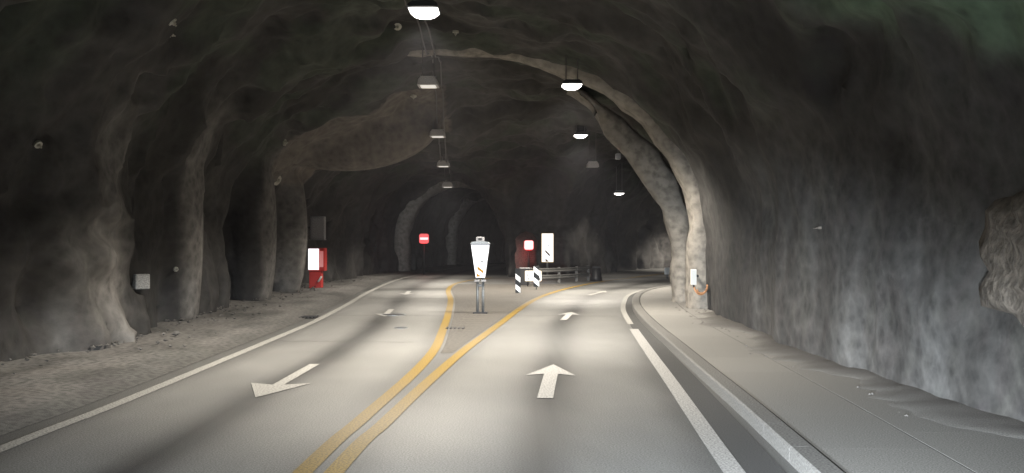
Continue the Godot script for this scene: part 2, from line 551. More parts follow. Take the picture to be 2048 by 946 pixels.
func build_ground() -> void:
	var st := mb()
	quad(st, Vector3(-30, -0.06, 40), Vector3(40, -0.06, 40), Vector3(40, -0.06, -110), Vector3(-30, -0.06, -110), Vector3.UP)
	var g := put("ground", st, M.dark)
	tag(g, "bare rock floor under the tunnel road", "", "", "structure")
	# road: a fine sheet so that wheel tracks and stains can be laid on it
	var road := SurfaceTool.new()
	road.begin(Mesh.PRIMITIVE_TRIANGLES)
	var xs: Array[float] = []
	var x := -7.6
	while x < 19.0:
		xs.append(x)
		x += 0.16
	var zs: Array[float] = []
	var z := 6.0
	while z > -66.0:
		zs.append(z)
		z -= 0.35 if z > -40 else 0.7
	for j in zs.size():
		for i in xs.size():
			road.set_color(road_color(xs[i], zs[j]) if xs[i] > -5.2 and (xs[i] < 4.0 or zs[j] < -28) else Color(0.15, 0.145, 0.135))
			road.set_normal(Vector3.UP)
			road.add_vertex(Vector3(xs[i], 0.0, zs[j]))
	var w := xs.size()
	for j in zs.size() - 1:
		for i in w - 1:
			var a := j * w + i
			for k in [a, a + w, a + 1, a + 1, a + w, a + w + 1]: road.add_index(k)
	var ro := MeshInstance3D.new()
	ro.name = "road"
	ro.mesh = road.commit()
	ro.material_override = M.road
	add_child(ro, true)
	tag(ro, "grey asphalt road with dark oil tracks down the lanes", "", "", "structure")
	# tar seams and cracks in the asphalt
	for a in [[-4.1, -22.9, 2.4, -22.7, 0.02], [-4.1, -17.3, -1.7, -17.1, 0.014], [-4.2, -29.3, 3.0, -28.8, 0.03]]:
		var p0 := Vector2(a[0], a[1])
		var p1 := Vector2(a[2], a[3])
		var list := []
		for k in 25: list.append(p0.lerp(p1, k / 24.0) + (p1 - p0).normalized().orthogonal() * 0.12 * n_fine.get_noise_1d(k * 0.35 + a[1] * 5.0))
		var se := mb()
		ribbon(se, PackedVector2Array(list), -a[4], a[4], 0.004)
		put("road_seam", se, M.seam, ro)
	# left verge: uneven gravelly strip between the edge line and the wall
	var vg := SurfaceTool.new()
	vg.begin(Mesh.PRIMITIVE_TRIANGLES)
	vg.set_smooth_group(0)
	var rows := []
	for i in white_left.size():
		var row := []
		for k in 15:
			var t := k / 14.0
			var p := white_left[i] + Vector2(-0.30 - t * 3.6, 0)
			var y := 0.005 + smoothstep(0.0, 0.12, t) * 0.07 + smoothstep(0.5, 1.0, t) * 0.1 + 0.05 * n_mid.get_noise_2d(p.x * 1.5, p.y * 1.5) * smoothstep(0.1, 0.3, t)
			var v := 0.5 + 0.5 * n_stain.get_noise_2d(p.x * 2.4, p.y * 1.1)
			var c := lerpf(0.12, 0.22, smoothstep(0.3, 0.6, v))
			c = lerpf(0.1, c, smoothstep(0.0, 0.16, t))
			row.append([Vector3(p.x, y, p.y), Color(c, c * 0.96, c * 0.9)])
		rows.append(row)
	for i in rows.size() - 1:
		for k in 14:
			var q := [rows[i][k], rows[i][k + 1], rows[i + 1][k + 1], rows[i + 1][k]]
			var order := [0, 1, 2, 0, 2, 3]
			if (q[1][0] - q[0][0]).cross(q[2][0] - q[0][0]).y > 0: order = [0, 2, 1, 0, 3, 2]
			for m in order:
				vg.set_color(q[m][1])
				vg.add_vertex(q[m][0])
	tag(put("verge", vg, M.verge), "dusty grey verge along the foot of the left rock wall", "", "", "structure")
	# right pavement: bed, slabs and kerb stones
	var bed := mb()
	ribbon(bed, kerb_line, 0.1, 4.5, 0.12)
	var pv := put("pavement", bed, M.verge_plain)
	tag(pv, "pale concrete pavement along the right rock wall", "", "", "structure")
	var span := length_of(kerb_line)
	var s0 := 8.0
	var n := 0
	while s0 < span - 1.5:
		for row in [[0.215, 1.13], [1.142, 2.05]]:
			var sa: float = s0 + (0.7 if row[0] > 1.0 else 0.0)
			var ends := []
			for e in [sa + 0.0006, sa + 1.4994]:
				var at := at_length(kerb_line, e)
				var nrm := Vector2(-at[1].y, at[1].x)
				ends.append([at[0] + nrm * row[0], at[0] + nrm * row[1]])
			var sl := mb()
			var top := 0.122
			slab(sl, ends, 0.05, top, 0.002)
			put("paving_slab", sl, M.slab[rng.randi() % 4], pv)
		s0 += 1.5
		n += 1
	var kb := thing("kerb", "pale concrete kerb curving right beside the dark gutter", "kerb", Vector3.ZERO)
	s0 = 8.0
	while s0 < span - 1.0:
		var ends := []
		for e in [s0 + 0.0025, s0 + 0.9975]:
			var at := at_length(kerb_line, e)
			var nrm := Vector2(-at[1].y, at[1].x)
			ends.append([at[0], at[0] + nrm * 0.2])
		var ks := mb()
		slab(ks, ends, -0.03, 0.135, 0.018)
		put("kerb_stone", ks, M.kerb, kb)
		s0 += 1.0
	# dark gutter strip
	var gt := mb()
	var gut := smooth_line(v2([1.15, 12, 1.55, 0, 1.93, -7.65, 2.05, -10, 2.18, -12.6, 2.33, -15.8, 2.51, -19.7, 2.6, -21, 2.82, -24.3, 3.22, -27.7, 3.78, -31, 4.62, -33.6, 5.9, -36.2, 8.2, -40.4]))
	ribbon(gt, gut, -0.14, 0.17, 0.004)
	tag(put("gutter", gt, M.gutter), "dark asphalt gutter strip between white line and kerb", "", "", "structure")
	# the wedge between the yellow lines
	var isl := mb()
	var wz := -15.5
	while wz > -38.0:
		var z2 := wz - 0.5
		var a0 := x_at(yellow_left, wz) + 0.13
		var a1 := x_at(yellow_left, z2) + 0.13
		var b0 := x_at(yellow_right, wz) - 0.13
		var b1 := x_at(yellow_right, z2) - 0.13
		quad(isl, Vector3(a0, 0.004, wz), Vector3(b0, 0.004, wz), Vector3(b1, 0.004, z2), Vector3(a1, 0.004, z2), Vector3.UP)
		wz = z2
	var iso := put("island", isl, M.island)
	tag(iso, "worn brownish wedge of asphalt between the parting yellow lines", "", "", "structure")
	wz = -19.2
	while wz > -36.0:
		var a := x_at(yellow_left, wz) + 0.25
		var b := x_at(yellow_right, wz) - 0.25
		var cut0 := rng.randf_range(0.0, 0.35)
		var cut1 := rng.randf_range(0.7, 1.0)
		var ln := mb()
		var wd := rng.randf_range(0.04, 0.09)
		quad(ln, Vector3(lerpf(a, b, cut0), 0.008, wz), Vector3(lerpf(a, b, cut1), 0.008, wz), Vector3(lerpf(a, b, cut1), 0.008, wz - wd), Vector3(lerpf(a, b, cut0), 0.008, wz - wd), Vector3.UP)
		put("worn_stripe", ln, M.faint_paint, iso)
		wz -= rng.randf_range(0.45, 0.75)

func slab(st: SurfaceTool, ends: Array, y0: float, y1: float, bev := 0.008) -> void:
	var c: Vector2 = (ends[0][0] + ends[0][1] + ends[1][0] + ends[1][1]) / 4.0
	var ring := [ends[0][0], ends[0][1], ends[1][1], ends[1][0]]
	var lowp := []
	var mid := []
	var top := []
	for n in 4:
		var p: Vector2 = ring[n]
		var across: Vector2 = ring[[1, 0, 3, 2][n]] - p
		var ip := p + across.normalized() * bev
		lowp.append(Vector3(p.x, y0, p.y)); mid.append(Vector3(p.x, y1 - bev, p.y)); top.append(Vector3(ip.x, y1, ip.y))
	quad(st, top[0], top[1], top[2], top[3], Vector3.UP)
	for i in 4:
		var j := (i + 1) % 4
		var o: Vector3 = (mid[i] + mid[j]) * 0.5 - Vector3(c.x, y1 - bev, c.y)
		quad(st, lowp[i], lowp[j], mid[j], mid[i], o)
		quad(st, mid[i], mid[j], top[j], top[i], o.normalized() + Vector3.UP)

func x_at(p: PackedVector2Array, z: float) -> float:
	for i in p.size() - 1:
		if (p[i].y >= z) != (p[i + 1].y >= z):
			return lerpf(p[i].x, p[i + 1].x, (z - p[i].y) / (p[i + 1].y - p[i].y))
	return p[-1].x

func cut_line(p: PackedVector2Array, za: float, zb: float) -> PackedVector2Array:
	var o := PackedVector2Array([Vector2(x_at(p, za), za)])
	for q in p:
		if q.y < za and q.y > zb: o.append(q)
	o.append(Vector2(x_at(p, zb), zb))
	return o

func build_markings() -> void:
	for a in [
		["yellow_line", yellow_right, 0.078, M.yellow_paint, 6.0, -52.0, "solid yellow line on the right, sweeping right in front of the island"],
		["yellow_line", yellow_left, 0.078, M.yellow_paint, 6.0, -43.4, "solid yellow line on the left, bending left of the twin-post beacon"],
		["white_edge_line", white_left, 0.075, M.old_paint, 6.0, -60.0, "long dull white edge line beside the left verge"],
		["white_edge_line", white_right, 0.085, M.white_paint, 6.0, -19.5, "bright thick white edge line beside the dark gutter"],
		["white_edge_line", white_right, 0.06, M.old_paint, -20.6, -40.5, "narrow pale edge line curving right round the pavement corner"],
	]:
		var st := mb()
		ribbon(st, cut_line(a[1], a[4], a[5]), -a[2], a[2], 0.008)
		tag(put(a[0], st, a[3]), a[6], "road marking", "painted lines of the road")
	# arrows: along the lane, tip first
	for a in [
		[lane_right, -14.1, 1.0, 2.95, 0.66, 0.18, M.white_paint, "large white straight arrow nearest in the right lane, pointing away"],
		[lane_right, -23.9, 1.0, 2.3, 0.52, 0.15, M.white_paint, "middle white arrow of the right lane, right of the beacon foot"],
		[lane_right, -33.2, 1.0, 2.6, 0.5, 0.15, M.old_paint, "farthest small arrow in the right lane, near the bend"],
		[lane_left, -11.2, -1.0, 2.95, 0.76, 0.14, M.old_paint, "large faded white arrow nearest in the left lane, pointing at the viewer"],
		[lane_left, -22.6, -1.0, 2.2, 0.6, 0.14, M.old_paint, "worn broken white arrow beside the dark cover in the left lane"],
		[lane_left, -31.0, -1.0, 2.0, 0.52, 0.14, M.white_paint, "farthest small white arrow in the left lane"],
	]:
		var tip := Vector2(x_at(a[0], a[1]), a[1])
		var dirv: Vector2 = (Vector2(x_at(a[0], a[1] - 1.0), a[1] - 1.0) - tip).normalized() * a[2]
		var side := Vector2(-dirv.y, dirv.x)
		var l: float = a[3]
		var hl := l * 0.38
		var wh: float = a[4] * 0.5
		var ws: float = a[5] * 0.5
		var st := mb()
		var P := func(back: float, off: float) -> Vector3:
			var q: Vector2 = tip - dirv * back + side * off
			return Vector3(q.x, 0.008, q.y)
		var A: Array[Vector3] = [P.call(0, 0), P.call(hl, wh), P.call(hl * 0.86, ws), P.call(l, ws), P.call(l, -ws), P.call(hl * 0.86, -ws), P.call(hl, -wh)]
		for t in [[0, 1, 2], [0, 2, 5], [0, 5, 6]]:
			if (A[t[1]] - A[t[0]]).cross(A[t[2]] - A[t[0]]).y > 0: tri(st, A[t[0]], A[t[2]], A[t[1]])
			else: tri(st, A[t[0]], A[t[1]], A[t[2]])
		quad(st, A[2], A[3], A[4], A[5], Vector3.UP)
		tag(put("lane_arrow", st, a[6]), a[7], "road marking", "painted lane arrows")
	for a in [[-2.74, -23.1, 0.3, "dark round manhole cover on the worn arrow of the left lane"], [-2.2, -19.8, 0.14, "small dark valve cover in the middle of the left lane"]]:
		var t := thing("manhole_cover", a[3], "manhole cover", Vector3(a[0], 0, a[1]))
		var st := mb()
		lathe(st, [Vector2(a[2], 0.0), Vector2(a[2], 0.012), Vector2(a[2] * 0.86, 0.012)], Vector3.ZERO)
		put("rim", st, M.steel, t)
		var lid := mb()
		lathe(lid, [Vector2(a[2] * 0.86, 0.01), Vector2(a[2] * 0.4, 0.014), Vector2(0.0, 0.014)], Vector3.ZERO)
		put("lid", lid, M.dark, t)
	var dg := thing("drain_grate", "small dark drain grate against the left yellow line", "drain", Vector3(-1.12, 0, -19.7))
	for k in 5:
		var st := mb()
		box(st, Vector3(-0.16 + k * 0.08, 0.012, 0), Vector3(0.04, 0.012, 0.36))
		put("bar", st, M.dark, dg)
	var dg2 := thing("drain_grate", "dark drain grate in the gutter beside the left edge line", "drain", Vector3(-4.55, 0, -22.2))
	for k in 6:
		var st := mb()
		box(st, Vector3(-0.2 + k * 0.08, 0.03, 0), Vector3(0.04, 0.02, 0.5))
		put("bar", st, M.dark, dg2)

# ---------------------------------------------------------------- sprayed concrete arches
func arch(label: String, z: float, cx: float, hw: float, h0: float, top: float, thick: float, deep: float, a0: float, a1: float, sd_: int) -> void:
	# centre line: straight leg, then an ellipse; a lumpy rounded section is swept along it
	var line: Array[Vector3] = []
	if a0 <= 0.0:
		for k in 8: line.append(Vector3(cx + hw, lerpf(-0.3, h0, k / 8.0), z))
	for k in 41:
		var a := deg_to_rad(lerpf(maxf(a0, 0.0), a1, k / 40.0))
		line.append(Vector3(cx + cos(a) * hw, h0 + sin(a) * (top - h0), z))
	if a1 >= 180.0:
		for k in 9: line.append(Vector3(cx - hw, lerpf(h0, -0.3, (k + 1) / 9.0), z))
	var nn := FastNoiseLite.new()
	nn.seed = sd_
	nn.frequency = 0.9
	nn.fractal_octaves = 4
	var st := mb(true)
	var sides := 14
	var rings := []
	for i in line.size():
		var t := (line[mini(i + 1, line.size() - 1)] - line[maxi(i - 1, 0)]).normalized()
		var inward := Vector3(-t.y, t.x, 0)
		if inward.dot(Vector3(cx, h0 * 0.6, z) - line[i]) < 0: inward = -inward
		var ring := []
		var fade := 1.0
		if a1 < 180.0: fade = smoothstep(0.0, 14.0, float(line.size() - 1 - i)) * 0.85 + 0.15
		for k in sides:
			var a := TAU * k / sides
			var e := Vector2(cos(a), sin(a))
			var sq := e / maxf(pow(pow(absf(e.x), 4) + pow(absf(e.y), 4), 0.25), 0.01)
			var p := line[i] + inward * sq.x * thick * 0.5 * fade + Vector3(0, 0, 1) * sq.y * deep * 0.5
			p -= inward * (1.0 - fade) * 0.45
			p += (inward * e.x + Vector3(0, 0, e.y)) * nn.get_noise_3d(p.x, p.y, p.z) * 0.15
			ring.append(p)
		rings.append(ring)
	for i in rings.size() - 1:
		for k in sides:
			var k2 := (k + 1) % sides
			quad(st, rings[i][k], rings[i][k2], rings[i + 1][k2], rings[i + 1][k], rings[i][k] + rings[i][k2] - line[i] * 2.0)
	tag(put("concrete_arch", st, M.arch), label, "arch", "sprayed concrete arches of the tunnel")

# ---------------------------------------------------------------- lamps
func tunnel_lamp(at: Vector3, lit: bool, energy: float, label: String, w := 0.46) -> void:
	var t := thing("tunnel_lamp", label, "lamp", at, 0.0, "lamps hung from the tunnel roof")
	var st := mb()
	var top := 0.09 if lit else 0.2
	var prof := PackedVector2Array([Vector2(-w / 2, 0.0), Vector2(w / 2, 0.0), Vector2(w / 2 - 0.02, top * 0.6), Vector2(w / 2 - 0.08, top), Vector2(-w / 2 + 0.08, top), Vector2(-w / 2 + 0.02, top * 0.6)])
	prism(st, prof, -0.28, 0.28, Transform3D.IDENTITY, 0.015)
	put("housing", st, M.dark if lit else M.lamp_body, t)
	var ls := mb()
	var lens := PackedVector2Array([Vector2(-w / 2 + 0.01, -0.003), Vector2(-w / 2 + 0.08, -0.06), Vector2(-w / 2 + 0.16, -0.085), Vector2(w / 2 - 0.16, -0.085), Vector2(w / 2 - 0.08, -0.06), Vector2(w / 2 - 0.01, -0.003)])
	if not lit: lens = rect(-w / 2 + 0.06, -0.008, w / 2 - 0.06, -0.001)
	prism(ls, lens, -0.23, 0.23, Transform3D.IDENTITY, 0.03 if lit else 0.002)
	var lo := put("lamp_lens", ls, M.lit if lit else M.lit_dim if energy > 0.0 else M.lamp_body, t)
	var roof := hit(at + Vector3(0, 0.2, 0), Vector3.UP).y - at.y + 0.05
	for sx in [-0.13, 0.13]:
		var rd := mb()
		tube(rd, [Vector3(sx, top - 0.01, 0), Vector3(sx, roof, 0)], 0.014, 6)
		put("hanger_rod", rd, M.cable, t)
	var br := mb()
	box(br, Vector3(0, top + 0.016, 0), Vector3(0.34, 0.03, 0.06))
	put("bracket", br, M.steel, t)
	if energy > 0.0:
		var l := SpotLight3D.new()
		l.name = "lamp_light"
		l.light_color = Color(1.0, 0.965, 0.905)
		l.light_energy = energy
		l.spot_angle = 63
		l.spot_angle_attenuation = 0.5
		l.spot_range = 60
		l.spot_attenuation = 2
		l.light_size = 0.15
		l.shadow_enabled = true
		l.position = Vector3(0, -0.14, 0)
		l.rotation_degrees.x = -90
		t.add_child(l, true)

func headlight(at: Vector3, yaw: float, pitch: float, angle: float, energy: float, soft: float) -> void:
	var l := SpotLight3D.new()
	l.name = numbered("headlight_beam")
	l.light_color = Color(0.93, 0.97, 1.0)
	l.light_energy = energy
	l.spot_angle = angle
	l.spot_angle_attenuation = soft
	l.spot_range = 90
	l.spot_attenuation = 2
	l.light_size = 0.06
	l.shadow_enabled = true
	l.position = at
	l.rotation_degrees = Vector3(pitch, yaw, 0)
	add_child(l, true)

# ---------------------------------------------------------------- signs and roadside things
func flat_part(called: String, poly: PackedVector2Array, z: float, thick: float, m: Material, parent: Node) -> MeshInstance3D:
	var st := mb()
	prism(st, poly, z, z + thick, Transform3D.IDENTITY, minf(0.004, thick * 0.4))
	return put(called, st, m, parent)

func beacon() -> void:
	var t := thing("traffic_beacon", "glowing white tapered beacon on twin grey posts between the yellow lines", "traffic beacon", Vector3(-0.745, 0, -23.5))
	for s in [-1, 1]:
		var st := mb(true)
		tube(st, [Vector3(s * 0.065, 0.01, 0), Vector3(s * 0.065, 0.84, 0)], 0.033, 12)
		put("post", st, M.steel, t)
		var ft := mb()
		box(ft, Vector3(s * 0.085, 0.02, 0), Vector3(0.17, 0.03, 0.2))
		put("base_plate", ft, M.dark, t)
		var cl := mb()
		box(cl, Vector3(s * 0.075, 0.77, 0.02), Vector3(0.12, 0.05, 0.1))
		put("clamp", cl, M.grey_box, t)
	var cb := mb()
	box(cb, Vector3(0, 0.66, 0), Vector3(0.16, 0.05, 0.04))
	put("crossbar", cb, M.grey_box, t)
	var body := PackedVector2Array([Vector2(-0.11, 0.84), Vector2(0.115, 0.84), Vector2(0.225, 1.63), Vector2(-0.225, 1.63)])
	var bo := mb()
	prism(bo, body, -0.11, 0.05, Transform3D.IDENTITY, 0.01)
	put("lantern_case", bo, M.grey_box, t)
	var f := flat_part("glowing_sign_face", PackedVector2Array([Vector2(-0.102, 0.85), Vector2(0.107, 0.85), Vector2(0.212, 1.615), Vector2(-0.212, 1.615)]), 0.051, 0.006, M.lit_white, t)
	flat_part("lit_sign_mark", PackedVector2Array([Vector2(-0.02, 1.25), Vector2(0.065, 1.25), Vector2(0.065, 1.18)]), 0.058, 0.002, M.lit_grey, f)
	flat_part("lit_sign_stripe", PackedVector2Array([Vector2(-0.07, 1.12), Vector2(0.075, 1.01), Vector2(0.075, 0.935), Vector2(-0.07, 1.045)]), 0.058, 0.002, M.lit_amber, f)
	flat_part("lit_sign_stripe", PackedVector2Array([Vector2(-0.09, 0.96), Vector2(0.03, 0.87), Vector2(-0.088, 0.866)]), 0.058, 0.002, M.lit_amber, f)
	var cap := mb()
	prism(cap, PackedVector2Array([Vector2(-0.24, 1.632), Vector2(0.24, 1.632), Vector2(0.2, 1.68), Vector2(0.1, 1.70), Vector2(-0.1, 1.70), Vector2(-0.2, 1.68)]), -0.13, 0.08, Transform3D.IDENTITY, 0.01)
	put("cap", cap, M.steel, t)
	var hd := mb()
	prism(hd, rect(-0.1, 1.702, 0.095, 1.80, 0.02), -0.08, 0.03, Transform3D.IDENTITY, 0.01)
	put("beacon_head", hd, M.grey_box, t)
	var eye := flat_part("lens_window", rect(-0.05, 1.73, 0.045, 1.775, 0.015), 0.031, 0.004, M.dark, t)
	eye.set_meta("label", "small dark lens window")

func sign_light(at: Vector3, c: Color, e: float, parent: Node) -> void:
	var l := OmniLight3D.new()
	l.name = "sign_light"
	l.light_color = c
	l.light_energy = e
	l.light_size = 0.12
	l.omni_range = 40
	l.omni_attenuation = 2
	l.shadow_enabled = true
	l.position = at
	parent.add_child(l, true)

func tall_sign() -> void:
	var t := thing("lit_sign", "tall glowing white rectangular sign on a pole behind the guard rail", "sign", Vector3(1.49, 0, -42.0))
	var st := mb(true)
	tube(st, [Vector3(0, 0, -0.06), Vector3(0, 1.9, -0.06)], 0.04, 10)
	put("pole", st, M.steel, t)
	var b := mb()
	prism(b, rect(-0.255, 0.73, 0.255, 1.945, 0.02), -0.02, 0.08, Transform3D.IDENTITY, 0.008)
	put("sign_case", b, M.lit_yellow, t)
	var f := flat_part("glowing_sign_face", rect(-0.235, 0.75, 0.235, 1.93, 0.015), 0.081, 0.006, M.lit_white, t)
	flat_part("lit_sign_mark", rect(0.03, 1.76, 0.12, 1.81, 0.01), 0.089, 0.002, M.lit_cyan, f)
	flat_part("lit_sign_mark", PackedVector2Array([Vector2(0.0, 1.44), Vector2(0.08, 1.44), Vector2(0.08, 1.37)]), 0.089, 0.002, M.lit_grey, f)
	flat_part("lit_sign_stripe", PackedVector2Array([Vector2(-0.1, 1.26), Vector2(0.1, 1.06), Vector2(0.1, 0.96), Vector2(-0.1, 1.16)]), 0.089, 0.002, M.lit_amber, f)
	flat_part("lit_sign_stripe", PackedVector2Array([Vector2(-0.09, 0.9), Vector2(0.06, 0.76), Vector2(-0.09, 0.76)]), 0.089, 0.002, M.lit_amber, f)

func no_entry(at: Vector3, size: float, blown: bool, label: String) -> void:
	var t := thing("no_entry_sign", label, "sign", Vector3(at.x, 0, at.z))
	var y := at.y
	var h := size / 2
	var pl := mb(true)
	tube(pl, [Vector3(0, 0, -0.07), Vector3(0, y + h * 0.5, -0.07)], 0.035, 10)
	put("pole", pl, M.dark, t)
	var c := mb()
	prism(c, rect(-h, y - h, h, y + h, size * 0.22), -0.03, 0.06, Transform3D.IDENTITY, 0.008)
	put("sign_case", c, M.red, t)
	var f := flat_part("glowing_sign_face", rect(-h * 0.95, y - h * 0.95, h * 0.95, y + h * 0.95, size * 0.2), 0.061, 0.005, M.lit_red, t)
	if blown:
		flat_part("lit_sign_glare", rect(-h * 0.84, y - h * 0.84, h * 0.84, y + h * 0.84, size * 0.16), 0.067, 0.003, M.lit_pink, f)
	sign_light(Vector3(0, y - size * 0.75, 0.2), Color(1.0, 0.2, 0.22), 0.25 if blown else 0.08, t)
	flat_part("lit_sign_bar", rect(-h * 0.78, y - h * 0.2, h * 0.78, y + h * 0.2, size * 0.03), 0.071, 0.003, M.lit_mark, f)

func marker(at: Vector3, h: float, w: float, turn: float, label: String, shades: Array, foot: float) -> void:
	# an upright board of slanting black and white blocks
	var t := thing("hazard_marker", label, "hazard marker", at, turn, "striped marker boards before the rock pier")
	var n := shades.size()
	var b := mb()
	prism(b, rect(-w / 2, foot, w / 2, foot + h), -0.03, 0.0, Transform3D.IDENTITY, 0.004)
	put("board", b, M.black, t)
	if foot > 0.02:
		var p := mb(true)
		tube(p, [Vector3(0, 0, -0.05), Vector3(0, foot + h * 0.6, -0.05)], 0.02, 8)
		put("post", p, M.steel, t)
	var sl := w * 0.75
	var blk := (h - sl) / n
	for k in n:
		var y0 := foot + sl + blk * k
		if shades[k] == 0: continue
		flat_part("glowing_block", PackedVector2Array([Vector2(-w / 2 + 0.006, y0 + 0.004), Vector2(w / 2 - 0.006, y0 - sl + 0.004), Vector2(w / 2 - 0.006, y0 - sl + blk), Vector2(-w / 2 + 0.006, y0 + blk)]), 0.001, 0.005, M.lit_mark, t)  # reflective sheeting, headlight glare put in as emission

func chevron_board() -> void:
	var t := thing("chevron_board", "white reflective chevron board with added glow and black slashes behind the right marker", "sign", Vector3(0.77, 0, -36.2))
	for s in [-0.2, 0.2]:
		var p := mb(true)
		tube(p, [Vector3(s, 0, -0.05), Vector3(s, 0.45, -0.05)], 0.022, 8)
		put("post", p, M.dark, t)
	var b := mb()
	prism(b, rect(-0.3, 0.19, 0.3, 0.57, 0.03), -0.03, 0.0, Transform3D.IDENTITY, 0.004)
	put("sign_case", b, M.lit_yellow, t)
	var f := flat_part("glowing_sign_face", rect(-0.285, 0.205, 0.285, 0.555, 0.025), 0.001, 0.006, M.lit_mark, t)  # reflective board, its bright return of the beams added as emission
	for s in [-0.2, 0.06, 0.2]:
		flat_part("slash", PackedVector2Array([Vector2(s - 0.06, 0.55), Vector2(s - 0.03, 0.55), Vector2(s + 0.06, 0.22), Vector2(s + 0.03, 0.22)]), 0.008, 0.002, M.dark, f)

func guard_rail() -> void:
	var t := thing("guard_rail", "low grey guard rail in front of the dark rock pier", "guard rail", Vector3.ZERO)
	var p := smooth_line(v2([0.62, -38.6, 1.5, -38.9, 2.4, -39.9, 3.2, -41.5]), 0.2)
	for y in [0.5, 0.24]:
		var st := mb()
		for i in p.size() - 1:
			var t2 := (p[i + 1] - p[i]).normalized()
			var nr := Vector2(t2.y, -t2.x) * -0.03
			for seg in [[-0.085, -0.05, 0.0, 1.0], [-0.05, 0.0, 1.0, 0.0], [0.0, 0.05, 0.0, 1.0], [0.05, 0.085, 1.0, 0.0]]:
				var q0: Vector2 = p[i] + nr * seg[2]
				var q1: Vector2 = p[i] + nr * seg[3]
				var r0: Vector2 = p[i + 1] + nr * seg[2]
				var r1: Vector2 = p[i + 1] + nr * seg[3]
				quad(st, Vector3(q0.x, y + seg[0], q0.y), Vector3(r0.x, y + seg[0], r0.y), Vector3(r1.x, y + seg[1], r1.y), Vector3(q1.x, y + seg[1], q1.y), Vector3(0, 0, 1))
		put("rail_beam", st, M.rail, t)
	var len := length_of(p)
	for k in 4:
		var at := at_length(p, 0.1 + k * (len - 0.2) / 3.0)
		var st := mb()
		box(st, Vector3(at[0].x, 0.3, at[0].y - 0.09), Vector3(0.1, 0.62, 0.1))
		put("post", st, M.rail, t)
	var drum := thing("black_drum", "squat black plastic drum at the right end of the guard rail", "drum", Vector3(3.42, 0, -40.7))
	var st := mb(true)
	lathe(st, [Vector2(0.0, 0.0), Vector2(0.25, 0.0), Vector2(0.24, 0.16), Vector2(0.225, 0.18), Vector2(0.22, 0.34), Vector2(0.2, 0.36), Vector2(0.19, 0.52), Vector2(0.0, 0.53)], Vector3.ZERO)
	put("barrel", st, M.black, drum)
	var hn := mb()
	box(hn, Vector3(0, 0.56, 0), Vector3(0.3, 0.06, 0.08))
	put("handle", hn, M.dark, drum)
	var bl := thing("dark_cabinet", "low dark block between the striped marker boards", "block", Vector3(0.47, 0, -37.2))
	var bs := mb()
	prism(bs, rect(-0.17, 0.0, 0.17, 0.62, 0.03), -0.2, 0.1, Transform3D.IDENTITY, 0.02)
	put("body", bs, M.dark, bl)
	var lid := mb()
	box(lid, Vector3(0, 0.635, -0.05), Vector3(0.38, 0.03, 0.34))
	put("lid", lid, M.grey_box, bl)

func pier() -> void:
	# a rounded upright nose of rock behind the second no-entry sign
	var t := thing("rock_pier", "round-topped rock pier tinted red behind the square glowing sign", "rock pier", Vector3(0.62, 0, -43.95))
	var st := mb(true)
	var nn := FastNoiseLite.new()
	nn.seed = 12
	nn.frequency = 1.3
	var rings := []
	for j in 22:
		var y := j / 21.0 * 2.05
		var ww := 0.46 * (1.0 if y < 1.55 else sqrt(maxf(0.0, 1.0 - pow((y - 1.55) / 0.5, 2))))
		var ring := []
		for k in 24:
			var a := TAU * k / 24
			var d := Vector3(cos(a), 0, sin(a) * 0.6)
			var p := d * ww + Vector3(0, y, 0)
			p += d * nn.get_noise_3d(p.x * 2, p.y, p.z * 2) * 0.13
			ring.append(p)
		rings.append(ring)
	for j in 21:
		for k in 24:
			var k2 := (k + 1) % 24
			quad(st, rings[j][k], rings[j][k2], rings[j + 1][k2], rings[j + 1][k], rings[j][k] + rings[j][k2] - Vector3(0, rings[j][k].y * 2, 0) + Vector3(0, 0.2, 0))
	put("rock", st, M.pier, t)

func rock_lump(called: String, mid: Vector3, rad: Vector3, seed_: int, label: String, category: String) -> void:
	# a blocky lump of rock: a squared ellipsoid with a broken surface
	var nn := FastNoiseLite.new()
	nn.seed = seed_
	nn.frequency = 1.6
	nn.fractal_octaves = 4
	var st := mb(true)
	var grid := []
	for j in 19:
		var la := PI * (j / 18.0 - 0.5)
		var row := []
		for k in 36:
			var lo := TAU * k / 36
			var d := Vector3(cos(la) * cos(lo), sin(la), cos(la) * sin(lo))
			var q := d / pow(pow(absf(d.x), 4) + pow(absf(d.y), 4) + pow(absf(d.z), 4), 0.25)
			q *= 1.0 + 0.28 * nn.get_noise_3d(q.x, q.y * rad.y / rad.x * 2.0, q.z * rad.z / rad.x)
			row.append(q * rad)
		grid.append(row)
	for j in 18:
		for k in 36:
			var k2 := (k + 1) % 36
			quad(st, grid[j][k], grid[j][k2], grid[j + 1][k2], grid[j + 1][k], grid[j][k] + grid[j + 1][k2])
	var o := put(called, st, M.ledge)
	o.position = mid
	tag(o, label, category)

